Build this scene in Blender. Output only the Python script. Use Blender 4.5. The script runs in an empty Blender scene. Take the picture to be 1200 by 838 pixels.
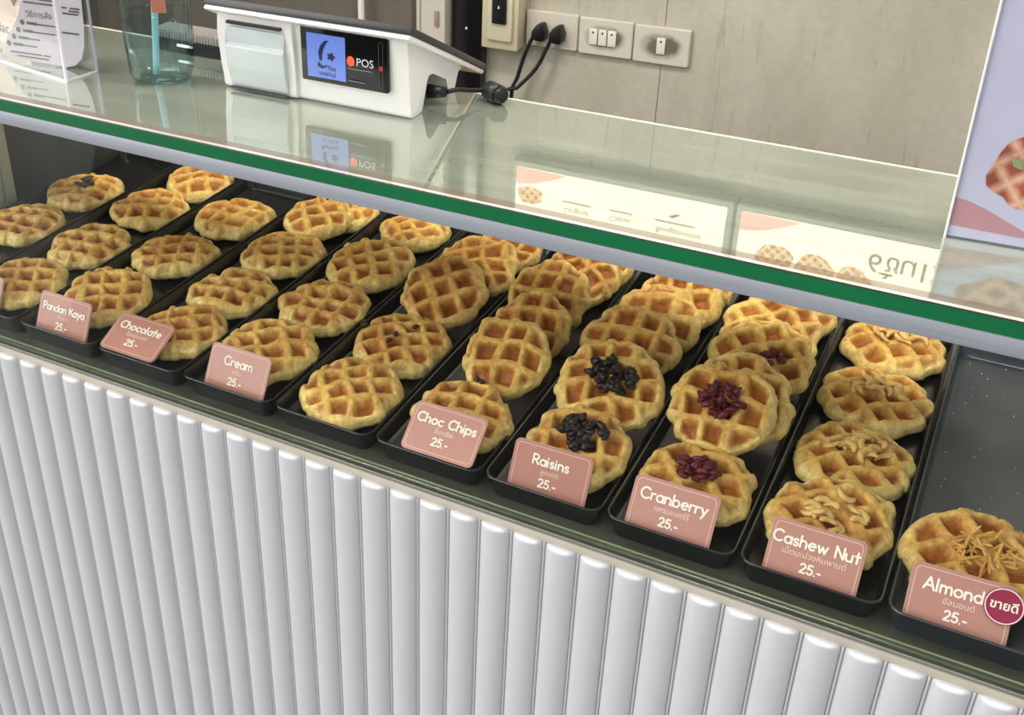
import bpy, bmesh, math, random
import numpy as np
from mathutils import Matrix, Vector

S = bpy.context.scene
COL = S.collection

# ------------------------------------------------------------------ camera
cam_d = bpy.data.cameras.new('camera')
cam = bpy.data.objects.new('camera', cam_d)
COL.objects.link(cam)
cam.matrix_world = Matrix(((0.867238, -0.235171, 0.438855, 1.04179),
                           (0.497559, 0.441708, -0.746545, -0.85920),
                           (-0.01828, 0.865788, 0.500077, 0.78152),
                           (0, 0, 0, 1)))
cam_d.sensor_fit = 'HORIZONTAL'
cam_d.sensor_width = 36
cam_d.lens = 41.129
cam_d.shift_x = 0.13204
cam_d.shift_y = -0.05336
cam_d.clip_start = 0.02
S.camera = cam

# ------------------------------------------------------------------ world, exposure
w = bpy.data.worlds.new('daylight')
S.world = w
w.use_nodes = True
wn = w.node_tree.nodes
wn['Background'].inputs[0].default_value = (0.93, 0.97, 1.0, 1)
wn['Background'].inputs[1].default_value = 0.85
S.view_settings.view_transform = 'Standard'
S.view_settings.look = 'None'
S.view_settings.gamma = 1
S.view_settings.use_curve_mapping = False
S.view_settings.exposure = 0.25
# hazy daylight from the open street side, front left
sun_d = bpy.data.lights.new('hazy_sun', 'SUN'); sun_d.energy = 1.9; sun_d.angle = math.radians(55); sun_d.color = (1.0, .985, .95)
sun = bpy.data.objects.new('hazy_sun', sun_d); COL.objects.link(sun)
sun.rotation_euler = Vector((.62, .62, -.48)).to_track_quat('-Z', 'Y').to_euler()

# ------------------------------------------------------------------ helpers
def lin(r, g, b):
    f = lambda c: (c / 255 / 12.92) if c <= 10 else ((c / 255 + .055) / 1.055) ** 2.4
    return (f(r), f(g), f(b), 1)

MATS = {}
def mat(name, rgb, rough=.5, spec=.5, metal=0, noise=0, nscale=20, bump=0, bscale=60, coat=0, emit=0, stretch=None, trans=0, ior=1.45):
    if name in MATS:
        return MATS[name]
    m = bpy.data.materials.new(name); m.use_nodes = True
    nt = m.node_tree; b = nt.nodes['Principled BSDF']
    c = lin(*rgb)
    b.inputs['Base Color'].default_value = c
    b.inputs['Roughness'].default_value = rough
    b.inputs['Specular IOR Level'].default_value = spec
    b.inputs['Metallic'].default_value = metal
    b.inputs['IOR'].default_value = ior
    b.inputs['Coat Weight'].default_value = coat
    b.inputs['Transmission Weight'].default_value = trans
    if emit:
        b.inputs['Emission Color'].default_value = c
        b.inputs['Emission Strength'].default_value = emit
    if noise or bump:
        tc = nt.nodes.new('ShaderNodeTexCoord')
        src = tc.outputs['Object']
        if stretch:
            mp = nt.nodes.new('ShaderNodeMapping'); mp.inputs['Scale'].default_value = stretch
            nt.links.new(src, mp.inputs[0]); src = mp.outputs[0]
    if noise:
        n = nt.nodes.new('ShaderNodeTexNoise'); n.inputs['Scale'].default_value = nscale; n.inputs['Detail'].default_value = 5
        nt.links.new(src, n.inputs['Vector'])
        r = nt.nodes.new('ShaderNodeValToRGB')
        r.color_ramp.elements[0].position = .3; r.color_ramp.elements[1].position = .7
        r.color_ramp.elements[0].color = (*[x * (1 - noise) for x in c[:3]], 1)
        r.color_ramp.elements[1].color = (*[min(1, x * (1 + noise * .6)) for x in c[:3]], 1)
        nt.links.new(n.outputs['Fac'], r.inputs[0]); nt.links.new(r.outputs[0], b.inputs['Base Color'])
    if bump:
        n2 = nt.nodes.new('ShaderNodeTexNoise'); n2.inputs['Scale'].default_value = bscale; n2.inputs['Detail'].default_value = 4
        nt.links.new(src, n2.inputs['Vector'])
        bp = nt.nodes.new('ShaderNodeBump'); bp.inputs['Strength'].default_value = bump; bp.inputs['Distance'].default_value = .002
        nt.links.new(n2.outputs['Fac'], bp.inputs['Height']); nt.links.new(bp.outputs[0], b.inputs['Normal'])
    MATS[name] = m
    return m

def thin_glass(name, tint=(.97, .99, .98), ior=1.45, rough=0.0, boost=1.0):
    m = bpy.data.materials.new(name); m.use_nodes = True
    nt = m.node_tree; nt.nodes.clear()
    o = nt.nodes.new('ShaderNodeOutputMaterial'); mx = nt.nodes.new('ShaderNodeMixShader')
    t = nt.nodes.new('ShaderNodeBsdfTransparent'); t.inputs[0].default_value = (*tint, 1)
    g = nt.nodes.new('ShaderNodeBsdfGlossy'); g.inputs['Roughness'].default_value = rough
    f = nt.nodes.new('ShaderNodeLayerWeight'); f.inputs['Blend'].default_value = .5
    pw = nt.nodes.new('ShaderNodeMath'); pw.operation = 'POWER'; pw.inputs[1].default_value = 5
    f0 = ((ior - 1) / (ior + 1)) ** 2 * boost
    mm = nt.nodes.new('ShaderNodeMath'); mm.operation = 'MULTIPLY_ADD'; mm.inputs[1].default_value = 1 - f0; mm.inputs[2].default_value = f0
    nt.links.new(f.outputs['Facing'], pw.inputs[0]); nt.links.new(pw.outputs[0], mm.inputs[0]); nt.links.new(mm.outputs[0], mx.inputs[0])
    nt.links.new(t.outputs[0], mx.inputs[1]); nt.links.new(g.outputs[0], mx.inputs[2])
    nt.links.new(mx.outputs[0], o.inputs[0])
    MATS[name] = m
    return m

def edge_tint(m, tint, edge):
    nt = m.node_tree; t = [n for n in nt.nodes if n.type == 'BSDF_TRANSPARENT'][0]
    lw = nt.nodes.new('ShaderNodeLayerWeight'); lw.inputs['Blend'].default_value = .5
    p = nt.nodes.new('ShaderNodeMath'); p.operation = 'POWER'; p.inputs[1].default_value = 2.5
    mx = nt.nodes.new('ShaderNodeMixRGB'); mx.inputs[1].default_value = (*tint, 1); mx.inputs[2].default_value = (*edge, 1)
    nt.links.new(lw.outputs['Facing'], p.inputs[0]); nt.links.new(p.outputs[0], mx.inputs[0]); nt.links.new(mx.outputs[0], t.inputs[0])

def tag(o, label=None, cat=None, group=None, kind=None):
    if label: o['label'] = label
    if cat: o['category'] = cat
    if group: o['group'] = group
    if kind: o['kind'] = kind
    return o

def thing(name, label, cat, loc=(0, 0, 0), rot=(0, 0, 0), group=None):
    o = bpy.data.objects.new(name, None); o.empty_display_size = .02
    COL.objects.link(o); o.location = loc; o.rotation_euler = rot
    return tag(o, label, cat, group)

def link(name, me, m=None, parent=None, loc=None, rot=None):
    o = bpy.data.objects.new(name, me); COL.objects.link(o)
    if m is not None and not me.materials:
        for x in (m if isinstance(m, (list, tuple)) else [m]):
            me.materials.append(x)
    if parent: o.parent = parent
    if loc: o.location = loc
    if rot: o.rotation_euler = rot
    return o

def mesh(name, v, f, m=None, parent=None, smooth=False, loc=None, rot=None):
    me = bpy.data.meshes.new(name)
    me.from_pydata([tuple(map(float, p)) for p in v], [], [tuple(int(i) for i in p) for p in f]); me.update()
    if smooth: me.shade_smooth()
    return link(name, me, m, parent, loc, rot)

def bm_obj(name, bm, m, parent=None, smooth=False, loc=None, rot=None):
    bmesh.ops.recalc_face_normals(bm, faces=bm.faces)
    me = bpy.data.meshes.new(name); bm.to_mesh(me); bm.free()
    if smooth:
        me.shade_smooth()
        me.set_sharp_from_angle(angle=math.radians(40))
    return link(name, me, m, parent, loc, rot)

def box_bm(x0, x1, y0, y1, z0, z1, bev=0, seg=2, bm=None):
    b2 = bmesh.new()
    bmesh.ops.create_cube(b2, size=1)
    for v in b2.verts:
        v.co = Vector(((x0 + x1) / 2 + v.co.x * (x1 - x0), (y0 + y1) / 2 + v.co.y * (y1 - y0), (z0 + z1) / 2 + v.co.z * (z1 - z0)))
    if bev:
        bmesh.ops.bevel(b2, geom=list(b2.edges), offset=bev, segments=seg, profile=.5, affect='EDGES')
    if bm is None:
        return b2
    me = bpy.data.meshes.new('t'); b2.to_mesh(me); b2.free(); bm.from_mesh(me); bpy.data.meshes.remove(me)
    return bm

def box(name, x0, x1, y0, y1, z0, z1, m, parent=None, bev=0, seg=2):
    return bm_obj(name, box_bm(x0, x1, y0, y1, z0, z1, bev, seg), m, parent, smooth=bev > 0)

def prism(name, pts, axis, a0, a1, m, parent=None, bev=0, smooth=False):
    """outline pts extruded along axis ('x': pts are (y,z); 'y': pts are (x,z); 'z': pts are (x,y))"""
    bm = bmesh.new()
    def P(p, a): return {'x': (a, p[0], p[1]), 'y': (p[0], a, p[1]), 'z': (p[0], p[1], a)}[axis]
    A = [bm.verts.new(P(p, a0)) for p in pts]; B = [bm.verts.new(P(p, a1)) for p in pts]
    bm.faces.new(A); bm.faces.new(B[::-1]); n = len(pts)
    for i in range(n): bm.faces.new((A[i], B[i], B[(i + 1) % n], A[(i + 1) % n]))
    if bev: bmesh.ops.bevel(bm, geom=list(bm.edges), offset=bev, segments=2, profile=.5, affect='EDGES', clamp_overlap=True)
    return bm_obj(name, bm, m, parent, smooth or bev > 0)

def rrect(w, h, r, n=5):
    p = []
    for cx, cy, a in ((w / 2 - r, h / 2 - r, 0), (-w / 2 + r, h / 2 - r, 90), (-w / 2 + r, -h / 2 + r, 180), (w / 2 - r, -h / 2 + r, 270)):
        for i in range(n + 1):
            t = math.radians(a + 90 * i / n); p.append((cx + r * math.cos(t), cy + r * math.sin(t)))
    return p

def loft(rings, closed=True, cap0=False, cap1=False):
    v = []; f = []; n = len(rings[0])
    for r in rings: v += list(r)
    for k in range(len(rings) - 1):
        for i in range(n if closed else n - 1):
            j = (i + 1) % n
            f.append((k * n + i, k * n + j, (k + 1) * n + j, (k + 1) * n + i))
    if cap0: f.append(tuple(range(n))[::-1])
    if cap1: f.append(tuple((len(rings) - 1) * n + i for i in range(n)))
    return v, f

def tube(name, pts, r, m, parent=None, n=8, smooth_path=3, r1=None):
    P = [Vector(p) for p in pts]
    if smooth_path and len(P) > 2:
        Q = []
        for i in range(len(P) - 1):
            p0 = P[max(i - 1, 0)]; p1 = P[i]; p2 = P[i + 1]; p3 = P[min(i + 2, len(P) - 1)]
            for k in range(smooth_path):
                t = k / smooth_path
                Q.append(.5 * ((2 * p1) + (-p0 + p2) * t + (2 * p0 - 5 * p1 + 4 * p2 - p3) * t * t + (-p0 + 3 * p1 - 3 * p2 + p3) * t ** 3))
        Q.append(P[-1]); P = Q
    rings = []; up = Vector((.123, .456, .88))
    for i, p in enumerate(P):
        d = (P[min(i + 1, len(P) - 1)] - P[max(i - 1, 0)]).normalized()
        a = d.cross(up).normalized(); b = d.cross(a)
        rr = r if r1 is None else r + (r1 - r) * i / (len(P) - 1)
        rings.append([p + rr * (math.cos(2 * math.pi * k / n) * a + math.sin(2 * math.pi * k / n) * b) for k in range(n)])
    v, f = loft(rings, True, True, True)
    return mesh(name, v, f, m, parent, smooth=True)

# stroke lettering (round geometric hand), one unit = cap height
def arc(cx, cy, rx, ry, a0, a1, n=10):
    return [(cx + rx * math.cos(math.radians(a0 + (a1 - a0) * i / n)), cy + ry * math.sin(math.radians(a0 + (a1 - a0) * i / n))) for i in range(n + 1)]
G = {
 'P': (.62, [[(0, 0), (0, 1), (.25, 1)] + arc(.28, .74, .28, .26, 90, -90) + [(0, .48)]]),
 'R': (.66, [[(0, 0), (0, 1), (.25, 1)] + arc(.28, .74, .28, .26, 90, -90) + [(0, .48)], [(.25, .48), (.6, 0)]]),
 'K': (.64, [[(0, 0), (0, 1)], [(.55, 1), (.03, .42)], [(.2, .58), (.6, 0)]]),
 'C': (.86, [arc(.46, .5, .46, .5, 48, 312, 16)]),
 'N': (.74, [[(0, 0), (0, 1), (.66, 0), (.66, 1)]]),
 'A': (.86, [[(0, 0), (.4, 1), (.8, 0)], [(.14, .33), (.66, .33)]]),
 'a': (.66, [arc(.29, .3, .29, .3, 0, 360, 16), [(.58, .6), (.58, 0)]]),
 'o': (.68, [arc(.3, .3, .3, .3, 0, 360, 16)]),
 'e': (.66, [[(.02, .3), (.58, .34)] + arc(.3, .3, .29, .3, 8, 310, 14)]),
 'c': (.58, [arc(.3, .3, .3, .3, 50, 310, 14)]),
 'n': (.6, [[(0, 0), (0, .6)], [(0, .36)] + arc(.25, .34, .25, .26, 170, 0) + [(.5, 0)]]),
 'm': (.94, [[(0, 0), (0, .6)], [(0, .38)] + arc(.21, .38, .21, .22, 170, 0) + [(.42, 0)], [(.42, .38)] + arc(.63, .38, .21, .22, 170, 0) + [(.84, 0)]]),
 'h': (.6, [[(0, 0), (0, 1)], [(0, .34)] + arc(.25, .34, .25, .26, 170, 0) + [(.5, 0)]]),
 'd': (.68, [arc(.29, .3, .29, .3, 0, 360, 16), [(.58, 1), (.58, 0)]]),
 'b': (.68, [arc(.3, .3, .29, .3, 0, 360, 16), [(.0, 1), (.0, 0)]]),
 'p': (.68, [arc(.3, .3, .29, .3, 0, 360, 16), [(.0, .6), (.0, -.32)]]),
 'y': (.58, [[(0, .6), (.26, .06)], [(.52, .6), (.1, -.32)]]),
 'l': (.18, [[(0.02, 0), (0.02, 1)]]),
 'i': (.18, [[(0.02, 0), (0.02, .6)], [(.02, .86), (.02, .87)]]),
 'r': (.4, [[(0, 0), (0, .6)], [(0, .34)] + arc(.26, .34, .26, .26, 170, 70)]),
 's': (.46, [arc(.19, .45, .17, .15, 30, 250, 8) + arc(.19, .15, .18, .15, 80, -150, 10)]),
 't': (.46, [[(.2, .95), (.2, 0)], [(0, .62), (.4, .62)]]),
 'w': (.86, [[(0, .6), (.2, 0), (.39, .55), (.58, 0), (.78, .6)]]),
 'u': (.62, [[(0, .6)] + arc(.26, .27, .26, .27, 180, 360) + [(.52, .6)], [(.52, .3), (.52, 0)]]),
 '2': (.66, [arc(.28, .72, .27, .28, 160, -25, 10) + [(.02, 0), (.58, 0)]]),
 '5': (.66, [[(.52, 1), (.12, 1), (.06, .56)] + arc(.27, .31, .29, .31, 130, -150, 12)]),
 '.': (.2, [[(.03, .02), (.04, .02)]]),
 '-': (.4, [[(0, .36), (.3, .36)]]),
 ' ': (.4, []),
}
def stroke_text(name, s, size, wid, m, parent, cx, z, y):
    """flat lettering in the local xz plane facing -y, centred on cx"""
    tot = sum(G[c][0] for c in s) + .12 * (len(s) - 1)
    x = -tot / 2; v = []; f = []; hw = wid / 2; y0 = y
    def disc(p):
        b = len(v); y = y0 - .00001 * (len(f) % 40)
        for k in range(8): v.append((cx + p[0] * size + hw * math.cos(k * math.pi / 4), y, z + p[1] * size + hw * math.sin(k * math.pi / 4)))
        f.append(tuple(range(b, b + 8)))
    for c in s:
        for st in G[c][1]:
            pts = [(x + a, b) for a, b in st]
            for p in pts: disc(p)
            for a, b in zip(pts, pts[1:]):
                dx, dy = b[0] - a[0], b[1] - a[1]; l = math.hypot(dx, dy)
                if l < 1e-6: continue
                nx, ny = -dy / l * hw, dx / l * hw; k = len(v); y = y0 - .00001 * (len(f) % 40)
                for q, sg in ((a, 1), (a, -1), (b, -1), (b, 1)): v.append((cx + q[0] * size + sg * nx, y, z + q[1] * size + sg * ny))
                f.append((k, k + 1, k + 2, k + 3))
        x += G[c][0] + .12
    return mesh(name, v, f, m, parent)

def font_text(name, s, size, m, parent, cx, z, y, align='CENTER', rot=None, offset=0):
    cu = bpy.data.curves.new('tmp', 'FONT'); cu.body = s; cu.size = size; cu.align_x = align; cu.resolution_u = 3; cu.offset = offset
    o = bpy.data.objects.new('tmp', cu); COL.objects.link(o)
    dg = bpy.context.evaluated_depsgraph_get()
    me = bpy.data.meshes.new_from_object(o.evaluated_get(dg)); me.name = name
    bpy.data.objects.remove(o); bpy.data.curves.remove(cu)
    me.materials.clear()
    return link(name, me, m, parent, (cx, y, z), rot or (math.pi / 2, 0, 0))

# ------------------------------------------------------------------ materials
M_black = mat('black_plastic', (18, 18, 19), .4)
M_white = mat('white_plastic', (232, 229, 224), .35)
M_pink = mat('card_pink', (186, 130, 115), .28, coat=.3)
M_cream_ink = mat('cream_ink', (252, 240, 224), .5)
M_thai_ink = mat('soft_pink_ink', (244, 212, 196), .5)
M_alu = mat('brushed_aluminium', (176, 180, 190), .38, metal=.25, noise=.08, nscale=30, stretch=(.3, 20, 20))
M_green = mat('green_glass_edge', (16, 112, 66), .15, spec=.6, noise=.12, nscale=6)
M_tray = mat('tray_steel', (30, 31, 33), .24, spec=.7, metal=.3, noise=.25, nscale=9, bump=.06, bscale=90)
M_flute = mat('flute_paint', (214, 213, 216), .6, noise=.03, nscale=6, bump=.05, bscale=25)
M_fascia = mat('cream_fascia', (214, 205, 188), .5, noise=.06, nscale=12)
M_clear = thin_glass('clear_glass', (.985, .995, .99), 1.3)
M_acryl = thin_glass('clear_acrylic', (.97, .97, .985), 1.5)

# ------------------------------------------------------------------ the room
def concrete():
    m = mat('concrete_board', (186, 178, 156), .75, spec=.25)
    nt = m.node_tree; b = nt.nodes['Principled BSDF']
    tc = nt.nodes.new('ShaderNodeTexCoord')
    def N(scale, st, det=6, rough=.6):
        mp = nt.nodes.new('ShaderNodeMapping'); mp.inputs['Scale'].default_value = st
        nt.links.new(tc.outputs['Object'], mp.inputs[0])
        n = nt.nodes.new('ShaderNodeTexNoise'); n.inputs['Scale'].default_value = scale; n.inputs['Detail'].default_value = det
        n.inputs['Roughness'].default_value = rough
        nt.links.new(mp.outputs[0], n.inputs['Vector']); return n
    def ramp(n, p0, p1, c0, c1):
        r = nt.nodes.new('ShaderNodeValToRGB'); r.color_ramp.elements[0].position = p0; r.color_ramp.elements[1].position = p1
        r.color_ramp.elements[0].color = c0; r.color_ramp.elements[1].color = c1
        nt.links.new(n.outputs['Fac'], r.inputs[0]); return r
    r1 = ramp(N(5, (1, 1, .45)), .3, .72, lin(170, 163, 146), lin(200, 194, 178))
    r2 = ramp(N(9, (7, 1, .7), 3), .60, .72, (1, 1, 1, 1), (.60, .57, .52, 1))      # dark vertical scratches
    r3 = ramp(N(60, (1, 1, 1), 3), .3, .7, (.93, .93, .93, 1), (1.04, 1.04, 1.04, 1))
    a = nt.nodes.new('ShaderNodeMixRGB'); a.blend_type = 'MULTIPLY'; a.inputs[0].default_value = .55
    c = nt.nodes.new('ShaderNodeMixRGB'); c.blend_type = 'MULTIPLY'; c.inputs[0].default_value = 1
    nt.links.new(r1.outputs[0], a.inputs[1]); nt.links.new(r2.outputs[0], a.inputs[2])
    nt.links.new(a.outputs[0], c.inputs[1]); nt.links.new(r3.outputs[0], c.inputs[2])
    nt.links.new(c.outputs[0], b.inputs['Base Color'])
    return m
M_conc = concrete()
FZ = -.95
YW = 1.35
tag(box('floor', -6, 8, -7, YW, FZ - .05, FZ, mat('floor_tile', (112, 108, 102), .45, noise=.1, nscale=4)), kind='structure')
tag(box('unseen_front_wall', -6, 8, -7.2, -7, FZ, 2.2, mat('unseen_facade', (120, 116, 110), .7, noise=.25, nscale=.8)), kind='structure')  # unseen facade opposite, put in to darken reflections in the front pane
wb = tag(box('wall_back', -1.6, 2.6, YW + .0045, YW + .12, FZ, 1.9, mat('wall_core', (120, 114, 102), .8, noise=.1)), kind='structure')
for x0, x1 in ((-1.6, -.8), (-.799, .4040), (.4055, 1.35), (1.352, 2.6)):
    for z0, z1 in ((FZ, .42), (.423, 1.9)):
        box('wall_panel', x0, x1, YW, YW + .0045, z0, z1, M_conc, wb)
tag(box('wall_left', -1.72, -1.6, -.1, YW + .12, FZ, 1.9, mat('dark_grey_paint', (84, 84, 76), .6, noise=.1, nscale=3)), kind='structure')
tag(box('ceiling', -1.72, 2.6, -.1, YW + .12, 1.9, 1.95, mat('ceiling_white', (225, 222, 214), .7, noise=.03)), kind='structure')
for x in (-.3, .95):  # added light panels, out of view, to brighten the room and front waffles
    t = thing('added_light_panel', 'added square white light panel, out of view, above the ' + ('till' if x < 0 else 'waffle trays on the right'), 'light', (x, .09, 1.885), group='added light panels out of view')
    box('added_light_frame', -.32, .32, -.16, .16, 0, .015, M_white, t, .003)
    box('added_panel_diffuser', -.3, .3, -.14, .14, -.004, .001, mat('added_light_diffuser', (255, 248, 236), .5, emit=34), t)

# grey sliding door and its frame on the back wall
d = thing('door_1', None, None, (0, 0, 0)); tag(d, kind='structure')
box('door_leaf', -1.35, -.132, YW - .03, YW - .002, FZ, 1.15, mat('grey_brown_laminate', (112, 105, 95), .45, noise=.1, nscale=5, stretch=(12, 1, .5)), d)
box('door_edge', -.132, -.117, YW - .04, YW - .002, FZ, 1.15, mat('dark_brown_edge', (92, 78, 66), .5, noise=.1), d)
box('door_frame', -.117, -.048, YW - .05, YW - .002, FZ, 1.2, mat('cream_frame', (206, 199, 186), .45, noise=.03), d, .004)
box('frame_groove', -.107, -.1045, YW - .0515, YW - .049, FZ, 1.2, mat('groove_shadow', (150, 142, 130), .6, noise=.02), d)
box('door_latch', -.071, -.061, YW - .055, YW - .049, .052, .085, mat('brown_latch', (158, 138, 122), .4, noise=.1), d, .002)
t = thing('white_pole', 'thin white upright pole in front of the grey door', 'pole', (-.245, YW - .06, 0))
tube('pole_shaft', [(0, 0, FZ + .012), (0, 0, .9)], .0075, M_white, t, 12, 0)
tube('pole_foot', [(0, 0, FZ), (0, 0, FZ + .012)], .03, M_white, t, 16, 0)
tube('pole_cap', [(0, 0, .9), (0, 0, .915)], .009, M_white, t, 12, 0)
t = thing('cable_duct', 'tall black vertical duct on the wall beside the switch box', 'duct', (-.006, YW, 0))
box('duct_cover', -.034, .034, -.03, 0, FZ, 1.5, mat('black_gloss', (14, 14, 15), .22, noise=.1, nscale=3), t, .003)
box('duct_mark', -.003, .001, -.0315, -.0295, .048, .053, M_white, t)
t = thing('switch_box', 'cream plastic breaker box with a black switch on the concrete wall', 'switch box', (.075, YW, .115))
M_box = mat('aged_cream_plastic', (206, 196, 164), .4, noise=.06, nscale=10)
box('box_body', -.041, .041, -.045, 0, -.095, .1, M_box, t, .004)
box('box_cover', -.026, .030, -.052, -.043, -.075, .095, mat('aged_cream_cover', (214, 206, 178), .38, noise=.05), t, .003)
s_ = box('breaker_switch', -.013, .018, -.058, -.05, -.038, .05, mat('switch_black', (26, 26, 27), .35, noise=.05), t, .002)
mesh('switch_arrow', [(.0, -.0585, -.006), (.005, -.0585, -.006), (.0025, -.0585, .001)], [(0, 1, 2)], M_white, s_)

# ------------------------------------------------------------------ lit menu boxes high on the wall (seen mirrored in the counter glass)
M_sign = mat('lit_cream_panel', (255, 244, 216), .4, emit=1.0)
M_signpink = mat('lit_pink_print', (232, 172, 160), .4, emit=.75)
M_signink = mat('lit_grey_print', (122, 110, 92), .4, emit=.12)
def waffle_print(name, emit, dark=(176, 92, 48), light=(238, 200, 140), pitch=7.0):
    m = bpy.data.materials.new(name); m.use_nodes = True; nt = m.node_tree; b = nt.nodes['Principled BSDF']
    tc = nt.nodes.new('ShaderNodeTexCoord'); mp = nt.nodes.new('ShaderNodeMapping'); mp.inputs['Rotation'].default_value = (0, math.radians(38), 0)
    nt.links.new(tc.outputs['Object'], mp.inputs[0])
    sx = nt.nodes.new('ShaderNodeSeparateXYZ'); nt.links.new(mp.outputs[0], sx.inputs[0])
    def mth(op, a, bb):
        q = nt.nodes.new('ShaderNodeMath'); q.operation = op
        for i, z in enumerate((a, bb)):
            if z is None: continue
            if isinstance(z, (int, float)): q.inputs[i].default_value = z
            else: nt.links.new(z, q.inputs[i])
        return q.outputs[0]
    ds = [mth('PINGPONG', mth('ADD', sx.outputs[k], 5.0), .5 / pitch * .1 * 1.0) for k in (0, 2)]
    mn = mth('MINIMUM', ds[0], ds[1])
    r = nt.nodes.new('ShaderNodeValToRGB'); r.color_ramp.elements[0].position = .05; r.color_ramp.elements[1].position = .6
    r.color_ramp.elements[0].color = lin(*light); r.color_ramp.elements[1].color = lin(*dark)
    nt.links.new(mth('DIVIDE', mn, .5 / pitch * .1), r.inputs[0])
    n = nt.nodes.new('ShaderNodeTexNoise'); n.inputs['Scale'].default_value = 60
    nt.links.new(tc.outputs['Object'], n.inputs['Vector'])
    mx = nt.nodes.new('ShaderNodeMixRGB'); mx.blend_type = 'OVERLAY'; mx.inputs[0].default_value = .8
    nt.links.new(r.outputs[0], mx.inputs[1]); nt.links.new(n.outputs['Fac'], mx.inputs[2])
    nt.links.new(mx.outputs[0], b.inputs['Base Color'])
    if emit:
        nt.links.new(mx.outputs[0], b.inputs['Emission Color']); b.inputs['Emission Strength'].default_value = emit
    return m
M_lit_waffle = waffle_print('lit_waffle_print', .75)
def blob(name, cx, cz, r, y, m, parent, seed, sq=1.0, n=26):
    rr = random.Random(seed); ph = [rr.uniform(0, 6.28) for _ in range(6)]
    pts = []
    for i in range(n):
        a = 2 * math.pi * i / n
        q = r * (1 + sum(.05 / (k + 1) ** .5 * math.cos((k + 3) * a + ph[k]) for k in range(6)))
        pts.append((cx + q * math.cos(a), y, cz + sq * q * math.sin(a)))
    return mesh(name, pts, [tuple(range(n))], m, parent)
def light_box(x0, x1, label):
    W = x1 - x0
    t = thing('menu_light_box', label, 'light box', (x0, YW - .005, .855), group='lit menu boxes on the back wall')
    box('box_frame', -.012, W + .012, -.03, .005, -.012, .56, mat('sign_frame', (186, 186, 178), .35, noise=.03), t, .004)
    f = box('lit_panel', 0, W, -.033, -.029, 0, .548, M_sign, t)
    n = 14
    top = [(W * .25 * i / n, .038 * math.cos(i / n * math.pi / 2) + .002) for i in range(n + 1)]
    mesh('pink_corner', [(0, -.0336, 0)] + [(a, -.0336, b) for a, b in top], [tuple(range(n + 2))][:1], M_signpink, f)
    return t, f, W
t, f, W = light_box(.124, .580, 'lit cream menu box on the wall, the one left of the other')
blob('waffle_picture', .035, .062, .03, -.0338, M_lit_waffle, f, 3, .7)
for x, z, s, tx in ((.365, .072, .0185, 'Bougainvillea'), (.142, .074, .0175, 'Original'), (.24, .07, .0175, 'Classic')):
    font_text('menu_lettering', tx, s, M_signink, f, x, z, -.0345)
for x, z, ww in ((.355, .056, .085), (.142, .058, .065), (.24, .056, .05)):
    mesh('small_print', [(x - ww / 2, -.0345, z), (x + ww / 2, -.0345, z), (x + ww / 2, -.0345, z + .003), (x - ww / 2, -.0345, z + .003)], [(0, 1, 2, 3)], M_signink, f)
mesh('leaf_mark', [(.340, -.0345, .044), (.358, -.0345, .036), (.365, -.0345, .038), (.350, -.0345, .047)], [(0, 1, 2, 3)], M_signink, f)
t, f, W = light_box(.610, 1.066, 'lit cream menu box on the wall with large waffle pictures')
for x, z, r in ((.075, .088, .036), (.152, .092, .036), (.225, .098, .032)):
    blob('waffle_picture', x, z, r, -.0338 - x * .001, M_lit_waffle, f, int(x * 100), .85)
for tx, x in (('6', .258), ('\u0e0a', .290), ('\u0e34\u0e49', .297), ('\u0e19', .318), ('1', .345), ('2', .37)):
    font_text('menu_lettering', tx, .056, M_signink, f, x, .034, -.0345)

# ------------------------------------------------------------------ wall sockets
M_plate = mat('socket_plate_plastic', (205, 200, 184), .4, noise=.05, nscale=18)
def stained():
    m = mat('stained_plate_plastic', (205, 200, 184), .45)
    nt = m.node_tree; b = nt.nodes['Principled BSDF']; tc = nt.nodes.new('ShaderNodeTexCoord')
    mp = nt.nodes.new('ShaderNodeMapping'); mp.inputs['Scale'].default_value = (20, 1, 32)
    nt.links.new(tc.outputs['Object'], mp.inputs[0])
    g = nt.nodes.new('ShaderNodeTexGradient'); g.gradient_type = 'SPHERICAL'
    n = nt.nodes.new('ShaderNodeTexNoise'); n.inputs['Scale'].default_value = 45; n.inputs['Detail'].default_value = 5
    nt.links.new(mp.outputs[0], g.inputs[0]); nt.links.new(tc.outputs['Object'], n.inputs['Vector'])
    mu = nt.nodes.new('ShaderNodeMath'); mu.operation = 'MULTIPLY'
    nt.links.new(g.outputs['Fac'], mu.inputs[0]); nt.links.new(n.outputs['Fac'], mu.inputs[1])
    r = nt.nodes.new('ShaderNodeValToRGB'); r.color_ramp.elements[0].position = .04; r.color_ramp.elements[1].position = .24
    r.color_ramp.elements[0].color = lin(205, 200, 184); r.color_ramp.elements[1].color = lin(112, 104, 92)
    nt.links.new(mu.outputs[0], r.inputs[0]); nt.links.new(r.outputs[0], b.inputs['Base Color'])
    return m
M_stain = stained()
M_mod = mat('switch_module', (226, 222, 208), .35, noise=.03)
def plate(x, z, label, mods, m):
    t = thing('socket_plate', label, 'wall plate', (x, YW, z), group='wall plates in a row')
    t.rotation_euler = (0, math.radians(-.6), 0)
    bm = bmesh.new()
    p = rrect(.112, .073, .003, 2)
    v, fcs = loft([[(a, -.001, b) for a, b in p], [(a, -.008, b) for a, b in p], [(a * .97, -.0105, b * .96) for a, b in p]], True, True, True)
    mesh('faceplate', v, fcs, m, t)
    for mx in mods:
        mo = box('switch_module', mx - .0085, mx + .0085, -.014, -.009, -.015, .017, M_mod, t, .0012)
        box('module_mark', mx - .002, mx + .002, -.0148, -.0138, .008, .012, mat('dark_mark', (90, 84, 74), .5, noise=.05), mo)
    return t
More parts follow.
